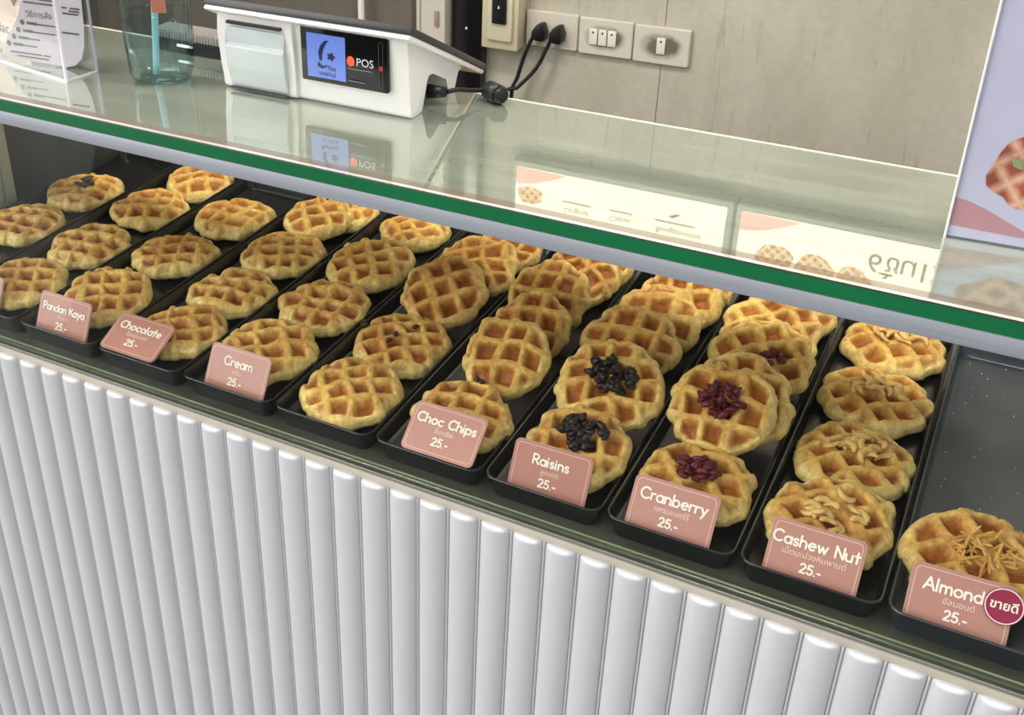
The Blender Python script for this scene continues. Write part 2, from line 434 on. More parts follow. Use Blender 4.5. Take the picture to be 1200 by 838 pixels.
plate(.175, .064, 'cream wall plate holding two black plugs', [], M_plate)
plate(.2895, .064, 'smudged wall plate with three white modules in a row', [-.0245, -.005, .0145], M_stain)
plate(.404, .064, 'smudged wall plate with a single white module, right end of the row', [0], M_stain)
M_cord = mat('black_rubber', (24, 23, 23), .5, noise=.1)
for x, path, lab in ((.155, [(0, -.034, .062), (-.018, -.036, .02), (-.034, -.04, -.04), (-.045, -.045, -.10), (-.05, -.05, -.45), (-.05, -.05, -.7)], 'black plug and cord in the wall plate, the left one of the two'),
                     (.193, [(0, -.034, .060), (-.012, -.036, .03), (-.03, -.042, -.012), (-.065, -.055, -.055), (-.11, -.06, -.10), (-.16, -.06, -.45), (-.17, -.06, -.7)], 'black plug and cord in the wall plate, the right one of the two')):
    t = thing('power_plug', lab, 'plug', (x, YW, 0), group='two plugs in the wall plate')
    prism('plug_head', [(-.014, .052), (-.004, .046), (.013, .046), (.015, .062), (.008, .082), (-.003, .08), (-.013, .066)], 'y', -.038, -.0105, M_black, t, .003)
    tube('plug_cord', [(a - .008, b + .008, c) for a, b, c in path], .0042, M_cord, t)

# ------------------------------------------------------------------ counter: fluted front, fascia
X0, X1 = -.42, 1.75
ct = thing('counter', 'white counter with vertical rounded flutes below the waffle display', 'counter', (0, 0, FZ))
box('counter_body', X0, X1, .012, .56, 0, -FZ - .0072, mat('counter_carcass', (205, 200, 192), .5, noise=.03), ct)
box('back_board', X0, X1, .0, .0119, 0, -FZ - .0185, M_flute, ct)
box('fascia', X0, X1, -.004, .0119, -FZ - .0185, -FZ - .007, M_fascia, ct, .0015)
def flute_mesh():
    ztop = -FZ - .0170; n = 14; hw = .0166; dp = .0105
    prof = []
    for i in range(n + 1):
        a = math.pi * i / n
        c, s = math.cos(a), math.sin(a)
        prof.append((-hw * c, -dp * s if s > 1e-6 else 0))
    rings = []
    for z, k, ky in ((.0, 1, 1), (ztop - .006, 1, 1), (ztop - .0035, .99, .98), (ztop - .002, .95, .9), (ztop - .0008, .87, .7), (ztop, .66, .2), (ztop + .0003, .6, 0)):
        rings.append([(x * k, y * ky, z) for x, y in prof])
    v, f = loft(rings, False)
    me = bpy.data.meshes.new('flute'); me.from_pydata(v, [], f); me.update(); me.shade_smooth(); me.materials.append(M_flute)
    return me
fm = flute_mesh(); x = -.013 - .036 * 11
while x < X1:
    link('flute', fm, None, ct, (x, .0, 0))
    o = link('bead', fm, None, ct, (x + .01805, .0, 0)); o.scale = (.10, .40, .9995); x += .0361

# ------------------------------------------------------------------ display case
case = thing('display_case', 'glass waffle display case with green-edged top on the counter', 'display case', (0, 0, 0))
box('base_glass', X0, X1, -.0035, .56, -.0068, .003, mat('olive_base_glass', (70, 72, 60), .15, spec=.6, noise=.3, nscale=7, stretch=(1, 9, 1)), case, .001)
box('front_rail', X0, X1, -.0062, -.0035, -.0052, -.0012, mat('dull_rail', (150, 148, 138), .35, metal=.2, noise=.1), case, .0006)
box('rail_gasket', X0, X1, -.0055, -.0035, -.0006, .003, mat('dark_olive_gasket', (70, 76, 62), .3, noise=.2), case)
box('base_line', X0, X1, .0008, .0030, .003, .0036, mat('pale_olive_line', (150, 158, 120), .3, noise=.2), case)
ZT = .311; YG = .05; YB = .319
pane_dir = (YG + .007 - .002, .278 - .0105)
prism('front_pane', [(-.002, .003), (-.0, .003), (YG + .0085, .283), (YG + .0065, .283)], 'x', -.29, X1, M_clear, case)
box('pane_rail', -.30, X1, YG, YG + .014, .279, .2958, M_alu, case, .0012)
box('rail_shadow_gap', -.30, X1, YG + .001, YG + .013, .2958, .2968, mat('rail_gap', (120, 112, 112), .5, noise=.05), case)
# top glass: slab with green edges; a frosted film under its main field, a polished bevel and a band in front, edge reflection and refraction put into their colours
def top_film(name, rgb, gloss):
    m = bpy.data.materials.new(name); m.use_nodes = True; nt = m.node_tree; nt.nodes.clear()
    o = nt.nodes.new('ShaderNodeOutputMaterial'); mx = nt.nodes.new('ShaderNodeMixShader')
    dfs = nt.nodes.new('ShaderNodeBsdfDiffuse'); g = nt.nodes.new('ShaderNodeBsdfGlossy'); g.inputs['Roughness'].default_value = .012
    g.inputs['Color'].default_value = (.95, .97, .93, 1)
    tc = nt.nodes.new('ShaderNodeTexCoord'); mp = nt.nodes.new('ShaderNodeMapping'); mp.inputs['Scale'].default_value = (3, 22, 1)
    n = nt.nodes.new('ShaderNodeTexNoise'); n.inputs['Scale'].default_value = 2.2; n.inputs['Detail'].default_value = 6
    nt.links.new(tc.outputs['Object'], mp.inputs[0]); nt.links.new(mp.outputs[0], n.inputs['Vector'])
    r = nt.nodes.new('ShaderNodeValToRGB'); c = lin(*rgb)
    r.color_ramp.elements[0].position = .35; r.color_ramp.elements[1].position = .7
    r.color_ramp.elements[0].color = (*[q * .84 for q in c[:3]], 1); r.color_ramp.elements[1].color = (*[q * 1.08 for q in c[:3]], 1)
    nt.links.new(n.outputs['Fac'], r.inputs[0]); nt.links.new(r.outputs[0], dfs.inputs[0])
    fr = nt.nodes.new('ShaderNodeFresnel'); fr.inputs['IOR'].default_value = 1.55
    mr = nt.nodes.new('ShaderNodeMapRange'); mr.inputs['From Min'].default_value = 0; mr.inputs['From Max'].default_value = .3
    mr.inputs['To Min'].default_value = gloss * .45; mr.inputs['To Max'].default_value = min(1, gloss * 1.5)
    nt.links.new(fr.outputs[0], mr.inputs[0]); nt.links.new(mr.outputs[0], mx.inputs[0])
    nt.links.new(dfs.outputs[0], mx.inputs[1]); nt.links.new(g.outputs[0], mx.inputs[2]); nt.links.new(mx.outputs[0], o.inputs[0])
    return m
M_film = top_film('frosted_glass_top', (134, 141, 127), .44)
M_band = top_film('edge_refraction_band', (120, 110, 98), .2)
M_bevel = top_film('polished_bevel', (196, 196, 186), .25)
GX0, GX1 = -.31, 1.75
ys = [YG, YG + .0012, YG + .006, YG + .017, YB]; zs = [ZT - .0012, ZT, ZT, ZT, ZT]
v = []; f = []
for y, z in zip(ys, zs): v += [(GX0, y, z), (GX1, y, z)]
v += [(GX0, YG, ZT - .0145), (GX1, YG, ZT - .0145), (GX0, YB, ZT - .0145), (GX1, YB, ZT - .0145)]
f = [(0, 1, 3, 2), (2, 3, 5, 4), (4, 5, 7, 6), (6, 7, 9, 8), (10, 11, 1, 0), (12, 8, 9, 13), (10, 12, 13, 11), (10, 0, 2, 4, 6, 8, 12), (11, 13, 9, 7, 5, 3, 1)]
tg = mesh('top_glass', v, f, [M_film, M_band, M_bevel, M_green, mat('black_edge_line', (14, 20, 18), .3, noise=.05), mat('frost_underside', (168, 172, 164), .6, noise=.03)], case)
for p, k in zip(tg.data.polygons, (4, 2, 1, 0, 3, 3, 5, 3, 3)): p.material_index = k
box('rear_edge_strip', GX0, GX1, YB, YB + .0025, ZT - .0145, ZT + .0006, mat('white_edge_strip', (224, 222, 208), .4, noise=.03), case)
# end support at the left
M_post = mat('pale_green_post', (196, 200, 176), .4, noise=.04, nscale=10)
po = box('end_post', -.315, -.29, .22, .278, .003, ZT - .0146, M_post, case, .001)
box('post_fin', -.300, -.286, .279, .298, .003, ZT - .0146, mat('post_fin_paint', (182, 188, 164), .4, noise=.05), case, .001)
box('end_opening_sheet', -.306, -.301, .298, .55, .003, ZT - .0146, mat('end_opening_shade', (70, 72, 65), .35, noise=.12, nscale=6, stretch=(1, 8, 1)), case)  # dark sheet standing in for the shaded room seen through the open end
box('right_end_post', 1.70, 1.73, .22, .298, .003, ZT - .0146, M_post, case, .001)

# ------------------------------------------------------------------ trays
NAMES = ['leftmost', 'second', 'Pandan Kaya', 'Chocolate', 'Cream', 'cardless', 'Choc Chips', 'Raisins', 'Cranberry', 'Cashew Nut', 'Almond']
WHERE = ['leftmost tray', 'tray left of the Pandan Kaya tray', 'Pandan Kaya tray', 'Chocolate tray', 'Cream tray', 'tray without a card', 'Choc Chips tray', 'Raisins tray', 'Cranberry tray', 'Cashew Nut tray', 'Almond tray']
TW, TD = .1265, .512
def tray_mesh():
    cy = .0074 + TD / 2
    def R(w, h, r, z): return [(a, cy + b, z) for a, b in rrect(w, h, r, 5)]
    rings = [R(TW - .015, TD - .018, .010, .0032), R(TW - .002, TD - .002, .0135, .0285), R(TW, TD, .0145, .0297), R(TW - .0015, TD - .0015, .014, .0308),
             R(TW - .0045, TD - .0045, .0125, .0306), R(TW - .006, TD - .006, .012, .0292), R(TW - .0135, TD - .017, .009, .0132), R(TW - .017, TD - .021, .008, .0124)]
    v, f = loft(rings, True, True, True)
    me = bpy.data.meshes.new('tray_pan'); me.from_pydata(v, [], f); me.update(); me.shade_smooth(); me.set_sharp_from_angle(angle=math.radians(50)); me.materials.append(M_tray)
    return me
tm = tray_mesh()
TL = ['long dark steel tray at the far left end, holding a chocolate-topped waffle', 'long dark steel tray just left of the Pandan Kaya tray',
      'long dark steel tray behind the Pandan Kaya card', 'long dark steel tray behind the Chocolate card', 'long dark steel tray behind the Cream card',
      'long dark steel tray without a card, between Cream and Choc Chips', 'long dark steel tray behind the Choc Chips card', 'long dark steel tray behind the Raisins card',
      'long dark steel tray behind the Cranberry card', 'long dark steel tray behind the Cashew Nut card', 'nearly empty dark steel tray behind the Almond card']
tw = tm.copy(); tw.materials.clear(); tw.materials.append(mat('tray_steel_sky_tone', (74, 79, 86), .3, spec=.7, metal=.55, noise=.3, nscale=14, bump=.08, bscale=70))  # lighter grey-blue puts the sky's reflection into this tray's colour
for i in range(11):
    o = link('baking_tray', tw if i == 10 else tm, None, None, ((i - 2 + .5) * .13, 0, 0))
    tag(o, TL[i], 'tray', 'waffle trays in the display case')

# ------------------------------------------------------------------ waffles
def waffle_material():
    m = bpy.data.materials.new('waffle_crust'); m.use_nodes = True; nt = m.node_tree; b = nt.nodes['Principled BSDF']
    at = nt.nodes.new('ShaderNodeAttribute'); at.attribute_name = 'Col'
    tc = nt.nodes.new('ShaderNodeTexCoord')
    n = nt.nodes.new('ShaderNodeTexNoise'); n.inputs['Scale'].default_value = 130; n.inputs['Detail'].default_value = 5; n.inputs['Roughness'].default_value = .65
    nt.links.new(tc.outputs['Object'], n.inputs['Vector'])
    r = nt.nodes.new('ShaderNodeValToRGB'); r.color_ramp.elements[0].position = .28; r.color_ramp.elements[1].position = .72
    r.color_ramp.elements[0].color = (.50, .36, .22, 1); r.color_ramp.elements[1].color = (1.15, 1.18, 1.25, 1)
    nt.links.new(n.outputs['Fac'], r.inputs[0])
    mx = nt.nodes.new('ShaderNodeMixRGB'); mx.blend_type = 'MULTIPLY'; mx.inputs[0].default_value = .8
    nt.links.new(at.outputs['Color'], mx.inputs[1]); nt.links.new(r.outputs[0], mx.inputs[2]); nt.links.new(mx.outputs[0], b.inputs['Base Color'])
    bp = nt.nodes.new('ShaderNodeBump'); bp.inputs['Strength'].default_value = .7; bp.inputs['Distance'].default_value = .002
    n2 = nt.nodes.new('ShaderNodeTexNoise'); n2.inputs['Scale'].default_value = 190; n2.inputs['Detail'].default_value = 4
    nt.links.new(tc.outputs['Object'], n2.inputs['Vector']); nt.links.new(n2.outputs['Fac'], bp.inputs['Height']); nt.links.new(bp.outputs[0], b.inputs['Normal'])
    n3 = nt.nodes.new('ShaderNodeTexNoise'); n3.inputs['Scale'].default_value = 60
    nt.links.new(tc.outputs['Object'], n3.inputs['Vector'])
    mr = nt.nodes.new('ShaderNodeMapRange'); mr.inputs['From Min'].default_value = .35; mr.inputs['From Max'].default_value = .65
    mr.inputs['To Min'].default_value = .3; mr.inputs['To Max'].default_value = .62
    nt.links.new(n3.outputs['Fac'], mr.inputs[0]); nt.links.new(mr.outputs[0], b.inputs['Roughness'])
    b.inputs['Specular IOR Level'].default_value = .4
    return m
M_waffle = waffle_material()
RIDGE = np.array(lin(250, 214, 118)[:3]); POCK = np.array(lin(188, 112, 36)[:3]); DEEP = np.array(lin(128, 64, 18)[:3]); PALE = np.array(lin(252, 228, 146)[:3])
def sstep(a, b, x):
    t = np.clip((x - a) / (b - a), 0, 1); return t * t * (3 - 2 * t)
def waffle_mesh(seed, R, gang, toast, t=.025, pitch=.0275):
    rg = np.random.default_rng(seed); pitch = pitch * rg.uniform(.92, 1.1)
    n = 66
    g = np.linspace(-1, 1, n); U, V = np.meshgrid(g, g, indexing='ij')
    x = U * np.sqrt(1 - V * V / 2); y = V * np.sqrt(1 - U * U / 2)
    rr = np.clip(np.hypot(x, y), 0, 1); th = np.arctan2(y, x)
    rho = np.ones_like(rr) * .985
    for k in range(2, 12): rho += rg.normal(0, .022 / (k ** .35)) * np.cos(k * th + rg.uniform(0, 6.28))
    def low(sc, amp, m=6, XX=None, YY=None):
        o = 0
        for _ in range(m):
            a = rg.uniform(0, 6.28); fq = sc * rg.uniform(.6, 1.5)
            o = o + np.sin((XX * np.cos(a) + YY * np.sin(a)) * fq + rg.uniform(0, 6.28))
        return o * amp / m ** .5
    ca, sa = math.cos(gang), math.sin(gang)
    ox, oy = rg.uniform(0, 1, 2)
    def pocket(X, Y):
        Xw = X + wx(X, Y); Yw = Y + wy(X, Y)
        gx = (Xw * ca + Yw * sa) / pitch + ox; gy = (-Xw * sa + Yw * ca) / pitch + oy
        dx = np.abs(gx - np.round(gx)); dy = np.abs(gy - np.round(gy))
        d = np.minimum(dx, dy)
        hx = np.floor(gx).astype(int); hy = np.floor(gy).astype(int)
        rnd = np.sin(hx * 127.1 + hy * 311.7 + seed * 17.3) * 43758.5453; rnd = rnd - np.floor(rnd)
        return sstep(.085, .30, d), rnd
    pw = [(rg.uniform(0, 6.28), rg.uniform(0, 6.28), rg.uniform(60, 130), rg.uniform(0, 6.28)) for _ in range(6)]
    def wx(X, Y): return sum(.0016 * np.sin((X * np.cos(a) + Y * np.sin(a)) * fq + p) for a, p, fq, _ in pw[:3])
    def wy(X, Y): return sum(.0016 * np.sin((X * np.cos(a) + Y * np.sin(a)) * fq + p) for a, p, fq, _ in pw[3:])
    X = R * rho * x; Y = R * rho * y
    pe, _ = pocket(R * .95 * np.cos(th), R * .95 * np.sin(th))       # scalloped outline: ridges stick out
    sc = 1 + (.055 * (1 - pe) - .03) * rr ** 6
    X, Y = X * sc, Y * sc
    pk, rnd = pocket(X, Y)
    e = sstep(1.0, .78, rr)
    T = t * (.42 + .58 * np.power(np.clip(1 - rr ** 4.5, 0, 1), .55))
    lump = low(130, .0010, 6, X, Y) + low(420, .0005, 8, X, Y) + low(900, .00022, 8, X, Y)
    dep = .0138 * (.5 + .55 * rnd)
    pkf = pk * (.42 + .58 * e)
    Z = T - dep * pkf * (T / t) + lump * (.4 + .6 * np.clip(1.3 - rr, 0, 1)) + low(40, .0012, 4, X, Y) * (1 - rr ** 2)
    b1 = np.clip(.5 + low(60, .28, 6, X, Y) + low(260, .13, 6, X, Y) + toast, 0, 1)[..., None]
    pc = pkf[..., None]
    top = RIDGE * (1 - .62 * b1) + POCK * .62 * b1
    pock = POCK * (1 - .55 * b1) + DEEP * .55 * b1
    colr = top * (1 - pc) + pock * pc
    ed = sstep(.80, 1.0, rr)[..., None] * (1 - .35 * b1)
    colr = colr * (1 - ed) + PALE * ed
    vs = np.stack([X, Y, Z], -1).reshape(-1, 3); cs = colr.reshape(-1, 3)
    idx = np.arange(n * n).reshape(n, n)
    fs = np.stack([idx[:-1, :-1], idx[1:, :-1], idx[1:, 1:], idx[:-1, 1:]], -1).reshape(-1, 4).tolist()
    ring = np.concatenate([idx[:-1, 0], idx[-1, :-1], idx[:0:-1, -1], idx[0, :0:-1]])
    vs = vs.tolist(); cs = cs.tolist(); prev = ring.tolist(); base = np.array([vs[i] for i in prev]); m = len(prev)
    for k, zf in ((1.02, .62), (1.005, .32), (.955, .10), (.86, 0.0)):
        st = len(vs)
        for q in base: vs.append([q[0] * k, q[1] * k, q[2] * zf]); cs.append((PALE * (.9 if zf > .2 else .8)).tolist())
        cur = list(range(st, st + m))
        for i in range(m): j = (i + 1) % m; fs.append([prev[i], cur[i], cur[j], prev[j]])
        prev = cur
    fs.append(prev[::-1])
    me = bpy.data.meshes.new('waffle'); me.from_pydata(vs, [], fs); me.update()
    bm = bmesh.new(); bm.from_mesh(me); bmesh.ops.recalc_face_normals(bm, faces=bm.faces); bm.to_mesh(me); bm.free()
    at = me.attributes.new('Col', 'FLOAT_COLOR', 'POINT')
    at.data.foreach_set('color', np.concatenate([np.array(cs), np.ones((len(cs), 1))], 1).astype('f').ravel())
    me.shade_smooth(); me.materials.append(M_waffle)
    P = np.array(vs[:n * n])
    def height(px, py):
        i = np.argmin((P[:, 0] - px) ** 2 + (P[:, 1] - py) ** 2); return P[i, 2]
    return me, height

def lumpy(name, sx, sy, sz, seed, amp, m, sub=2):
    bm = bmesh.new(); bmesh.ops.create_icosphere(bm, subdivisions=sub, radius=1)
    r = random.Random(seed)
    ws = [(Vector((r.uniform(-1, 1), r.uniform(-1, 1), r.uniform(-1, 1))).normalized() * r.uniform(3, 6), r.uniform(0, 6)) for _ in range(5)]
    for v in bm.verts:
        k = 1 + amp * sum(math.sin(v.co.dot(a) + p) for a, p in ws) / 2
        v.co = Vector((v.co.x * sx * k, v.co.y * sy * k, v.co.z * sz * k))
    me = bpy.data.meshes.new(name); bm.to_mesh(me); bm.free(); me.shade_smooth(); me.materials.append(m); return me
M_raisin = mat('raisin_skin', (38, 27, 25), .38, noise=.3, nscale=300, bump=.4, bscale=400)
M_cran = mat('cranberry_skin', (96, 22, 34), .35, noise=.35, nscale=250, bump=.4, bscale=400)
M_cash = mat('toasted_cashew', (226, 186, 112), .4, noise=.2, nscale=120)
M_alm = mat('almond_sliver', (224, 172, 92), .45, noise=.25, nscale=150)
M_choc = mat('dark_chocolate', (56, 34, 26), .35, noise=.2, nscale=150)
RAIS = [lumpy('raisin', .0062, .0045, .0034, s, .22, M_raisin) for s in range(4)]
CRAN = [lumpy('cranberry', .0065, .0036, .003, s + 9, .28, M_cran) for s in range(4)]
CHOC = [lumpy('chocolate_chip', .0042, .0036, .003, s + 20, .15, M_choc) for s in range(3)]
SPREAD = [lumpy('chocolate_spread', .017, .010, .0045, s + 30, .2, mat('chocolate_spread', (70, 50, 36), .4, noise=.4, nscale=90), 3) for s in range(2)]
def crescent(seed):
    r = random.Random(seed); n = 9; rings = []
    R0 = .0085; span = math.radians(r.uniform(120, 190))
    for i in range(n + 1):
        a = -span / 2 + span * i / n; k = .0038 * (math.sin(math.pi * (i + .35) / (n + .7))) ** .45
        c = Vector((R0 * math.cos(a) - R0 * .6, R0 * math.sin(a), 0)); d = Vector((math.cos(a), math.sin(a), 0))
        rings.append([c + d * (k * math.cos(2 * math.pi * j / 8)) + Vector((0, 0, max(k * math.sin(2 * math.pi * j / 8), -.0004) * .9)) for j in range(8)])
    v, f = loft(rings, True, True, True)
    me = bpy.data.meshes.new('cashew_piece'); me.from_pydata([tuple(q) for q in v], [], f); me.update(); me.shade_smooth(); me.materials.append(M_cash); return me
CASH = [crescent(s) for s in range(4)]
def sliver(seed):
    r = random.Random(seed); L = r.uniform(.014, .02); w = .0011; n = 6; rings = []
    for i in range(n + 1):
        s = i / n - .5; k = w * (1 - (2 * abs(s)) ** 4 * .6)
        rings.append([(s * L, math.sin(s * 3) * .001 + k * a, s * s * .004 + k * .8 * b) for a, b in ((1, 1), (-1, 1), (-1, -1), (1, -1))])
    v, f = loft(rings, True, True, True)
    me = bpy.data.meshes.new('almond_sliver'); me.from_pydata(v, [], f); me.update(); me.materials.append(M_alm); return me
ALM = [sliver(s) for s in range(4)]

# tray number, x, y, z of the underside, radius, tilt, grid turn, topping
WAFFLES = [
    (0, -0.1969, 0.3553, 0.0155, 0.0588, 0, 20, 'choc'),
    (0, -0.1969, 0.2259, 0.0155, 0.0588, 0, 10, ''),
    (1, -0.0590, 0.4684, 0.0158, 0.0549, 3, 40, ''),
    (1, -0.0634, 0.3535, 0.0155, 0.0588, 0, 25, ''),
    (1, -0.0631, 0.2181, 0.0155, 0.0588, 2, 5, ''),
    (1, -0.0605, 0.0878, 0.0208, 0.0563, 4, 30, ''),
    (2, 0.0669, 0.3867, 0.0155, 0.0588, 0, 0, ''),
    (2, 0.0631, 0.2521, 0.0155, 0.0588, 0, 30, ''),
    (2, 0.0669, 0.1082, 0.0250, 0.0588, 8, 35, ''),
    (3, 0.2080, 0.4780, 0.0155, 0.0480, 0, 45, ''),
    (3, 0.1886, 0.4300, 0.0250, 0.0499, 9, 42, ''),
    (3, 0.1969, 0.3250, 0.0155, 0.0588, 0, 30, ''),
    (3, 0.1980, 0.2046, 0.0155, 0.0578, 0, 8, 'chip1'),
    (3, 0.1995, 0.0960, 0.0155, 0.0563, 3, 40, ''),
    (4, 0.3257, 0.4736, 0.0155, 0.0513, 0, 50, ''),
    (4, 0.3269, 0.3423, 0.0249, 0.0588, 8, 40, ''),
    (4, 0.3269, 0.2251, 0.0190, 0.0588, 4, 8, ''),
    (4, 0.3269, 0.1006, 0.0229, 0.0588, 6, 38, ''),
    (5, 0.4752, 0.4688, 0.0280, 0.0454, 12, 0, ''),
    (5, 0.4656, 0.3918, 0.0352, 0.0548, 18, 30, ''),
    (5, 0.4616, 0.3011, 0.0427, 0.0545, 27, 40, ''),
    (5, 0.4569, 0.1938, 0.0170, 0.0588, 4, 38, 'chip2'),
    (5, 0.4582, 0.0735, 0.0208, 0.0576, 6, 35, ''),
    (6, 0.6047, 0.4790, 0.0341, 0.0459, 20, 20, ''),
    (6, 0.5980, 0.4211, 0.0417, 0.0492, 26, 45, ''),
    (6, 0.5871, 0.3422, 0.0491, 0.0514, 32, 5, ''),
    (6, 0.5944, 0.2700, 0.0451, 0.0474, 32, 10, ''),
    (6, 0.5987, 0.1872, 0.0516, 0.0508, 36, 2, ''),
    (6, 0.5896, 0.0876, 0.0225, 0.0561, 8, 8, 'chip3'),
    (7, 0.7340, 0.4772, 0.0278, 0.0466, 14, 10, ''),
    (7, 0.7289, 0.4249, 0.0363, 0.0516, 18, 8, ''),
    (7, 0.7195, 0.3542, 0.0423, 0.0538, 22, 5, ''),
    (7, 0.7110, 0.2866, 0.0448, 0.0558, 24, 5, ''),
    (7, 0.7214, 0.1893, 0.0485, 0.0588, 26, 20, 'raisin'),
    (7, 0.7247, 0.0905, 0.0310, 0.0531, 16, 15, 'raisin'),
    (8, 0.8567, 0.4795, 0.0252, 0.0493, 10, 20, ''),
    (8, 0.8459, 0.4062, 0.0379, 0.0572, 18, 38, ''),
    (8, 0.8518, 0.3294, 0.0420, 0.0584, 22, 35, 'cranberry1'),
    (8, 0.8523, 0.2311, 0.0466, 0.0568, 28, 10, ''),
    (8, 0.8426, 0.1928, 0.0568, 0.0546, 32, 2, 'cranberry'),
    (8, 0.8470, 0.0952, 0.0226, 0.0571, 8, 35, 'cranberry'),
    (9, 0.9769, 0.4654, 0.0155, 0.0588, 0, 35, 'cashew'),
    (9, 0.9769, 0.3411, 0.0170, 0.0588, 2, 38, 'cashew'),
    (9, 0.9763, 0.2164, 0.0170, 0.0588, 2, 40, 'cashew'),
    (9, 0.9761, 0.0970, 0.0267, 0.0581, 10, 38, 'cashew'),
    (10, 1.0998, 0.1000, 0.0288, 0.0588, 12, 30, 'almond'),
]
ORD = ['front', 'second', 'third', 'fourth', 'fifth', 'sixth']
TOPWORD = {'choc': 'golden waffle with chocolate spread', 'raisin': 'golden waffle heaped with raisins', 'cranberry': 'golden waffle heaped with dried cranberries', 'cranberry1': 'golden waffle with a few dried cranberries',
           'cashew': 'golden waffle topped with cashew pieces', 'almond': 'golden waffle topped with almond slivers', 'chip1': 'browned waffle with one chocolate chip', 'chip2': 'browned waffle with chocolate chips', 'chip3': 'golden waffle with a chocolate chip', '': 'plain golden waffle'}
cnt = {}
for wv in WAFFLES: cnt[wv[0]] = cnt.get(wv[0], 0) + 1
seen = {}
for i, (tr, x, y, z, R, tilt, gr, top) in enumerate(WAFFLES):
    seen[tr] = seen.get(tr, 0) + 1
    k = cnt[tr] - seen[tr]
    rd = random.Random(i * 7 + 3)
    toast = rd.uniform(-.1, .16) + (.12 if tr in (5, 6) and k > 0 else 0)
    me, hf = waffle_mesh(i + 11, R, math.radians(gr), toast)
    if cnt[tr] == 1: pos = 'the only one'
    elif k == 0: pos = 'the front one'
    elif k == cnt[tr] - 1: pos = 'the rearmost'
    else: pos = ORD[k] + ' from the front'
    o = link('waffle', me, None, None, (x, y, z), (math.radians(tilt), math.radians(rd.uniform(-2, 2)), 0))
    tag(o, f'{TOPWORD[top]}, {pos} in the {WHERE[tr]}', 'waffle', 'waffles in the display case')
    def put(meshes, n, rad, cx=0., cy=0., lift=.0015, stack=.0):
        for q in range(n):
            a = rd.uniform(0, 6.28); r_ = rad * math.sqrt(rd.random())
            px, py = cx + r_ * math.cos(a) * 1.15, cy + r_ * math.sin(a) * .9
            hz = max(hf(px + dx, py + dy) for dx in (-.003, 0, .003) for dy in (-.003, 0, .003))
            mm = meshes[q % len(meshes)]
            link(mm.name.split('.')[0], mm, None, o, (px, py, hz + lift + stack * (q / n) * (1 - r_ / rad * .6)), (rd.uniform(-.5, .5), rd.uniform(-.5, .5), rd.uniform(0, 6.28)))
    if top == 'raisin': put(RAIS, 40, .022, .002, .004, .001, .012)
    elif top == 'cranberry': put(CRAN, 36, .018, .002, .003, .001, .009)
    elif top == 'cranberry1': put(CRAN, 7, .012, .014, -.004, .001, .003)
    elif top == 'cashew': put(CASH, 15, .024, .002, .003, .0005, .006)
    elif top == 'almond': put(ALM, 55, .024, .008, .0, .001, .010)
    elif top == 'chip1': put(CHOC, 1, .002, 0, .004)
    elif top == 'chip2': put(CHOC, 4, .045, -.005, .004)
    elif top == 'chip3': put(CHOC, 2, .03, .0, .03)
    elif top == 'choc': put(SPREAD, 3, .014, .002, .004, -.0015)

# ------------------------------------------------------------------ price cards
def card(name_txt, thai, bl, br, zb, tilt, label, badge=False, size=None):
    cx, cy = (bl[0] + br[0]) / 2, (bl[1] + br[1]) / 2; W = .083; H = .055
    rz = max(-.12, min(.12, math.atan2(br[1] - bl[1], br[0] - bl[0])))
    t = thing('price_card', label, 'price card', (cx, cy, zb), (math.radians(-tilt), 0, rz), 'price cards in the trays')
    p = [(a, b + H / 2) for a, b in rrect(W, H, .006, 5)]
    prism('card_plate', p, 'y', -.0012, .0012, mat('clear_card_edge', (214, 178, 166), .2, noise=.03), t)
    v = [(a * .995, -.0014, H / 2 + (b - H / 2) * .995) for a, b in p]
    mesh('pink_face', v, [tuple(range(len(v)))[::-1]], M_pink, t)
    po_, pi_ = [(a, b + H / 2) for a, b in rrect(W - .006, H - .006, .0045, 5)], [(a, b + H / 2) for a, b in rrect(W - .0072, H - .0072, .004, 5)]
    v, f = loft([[(a, -.0017, b) for a, b in po_], [(a, -.0017, b) for a, b in pi_]])
    mesh('card_border', v, f, mat('border_ink', (240, 200, 180), .5, noise=.02), t)
    s = size or .0098
    if name_txt:
        stroke_text('name_lettering', name_txt, s, .0019, M_cream_ink, t, 0 if not badge else -.006, .0335, -.0018)
        font_text('thai_lettering', thai, .0074, M_thai_ink, t, 0, .0245, -.0018)
    stroke_text('price_lettering', '25.-', .0082, .0017, M_cream_ink, t, 0, .0115, -.0018)
    if badge:
        n = 28; c = (.0335, .037); r = .0158
        bd = prism('round_badge', [(c[0] + r * math.cos(2 * math.pi * k / n), c[1] + r * math.sin(2 * math.pi * k / n)) for k in range(n)], 'y', -.0042, -.0022, mat('badge_crimson', (150, 28, 66), .3, noise=.03), t)
        v, f = loft([[(c[0] + q * math.cos(2 * math.pi * k / n), -.0045, c[1] + q * math.sin(2 * math.pi * k / n)) for k in range(n)] for q in (.0152, .0143)])
        mesh('badge_ring', v, f, mat('badge_white', (250, 232, 232), .5, noise=.02), bd)
        font_text('badge_lettering', '\u0e02\u0e32\u0e22\u0e14\u0e35', .0105, M_cream_ink, bd, c[0], c[1] - .003, -.0047, offset=.0002)
    return t
card('', '', (-.1283, .017), (-.0404, .017), .014, 26, 'pink price card cut off by the left edge, left of the Pandan Kaya card')
card('Pandan Kaya', '\u0e2a\u0e31\u0e07\u0e02\u0e22\u0e32', (.0206, .0195), (.1052, .0195), .0142, 26, 'pink price card reading Pandan Kaya 25', size=.0085)
card('Chocolate', '\u0e0a\u0e47\u0e2d\u0e01\u0e42\u0e01\u0e41\u0e25\u0e15', (.138, .0125), (.2162, .0125), .0300, 66, 'pink price card reading Chocolate 25, leaning far back with a bright sheen')
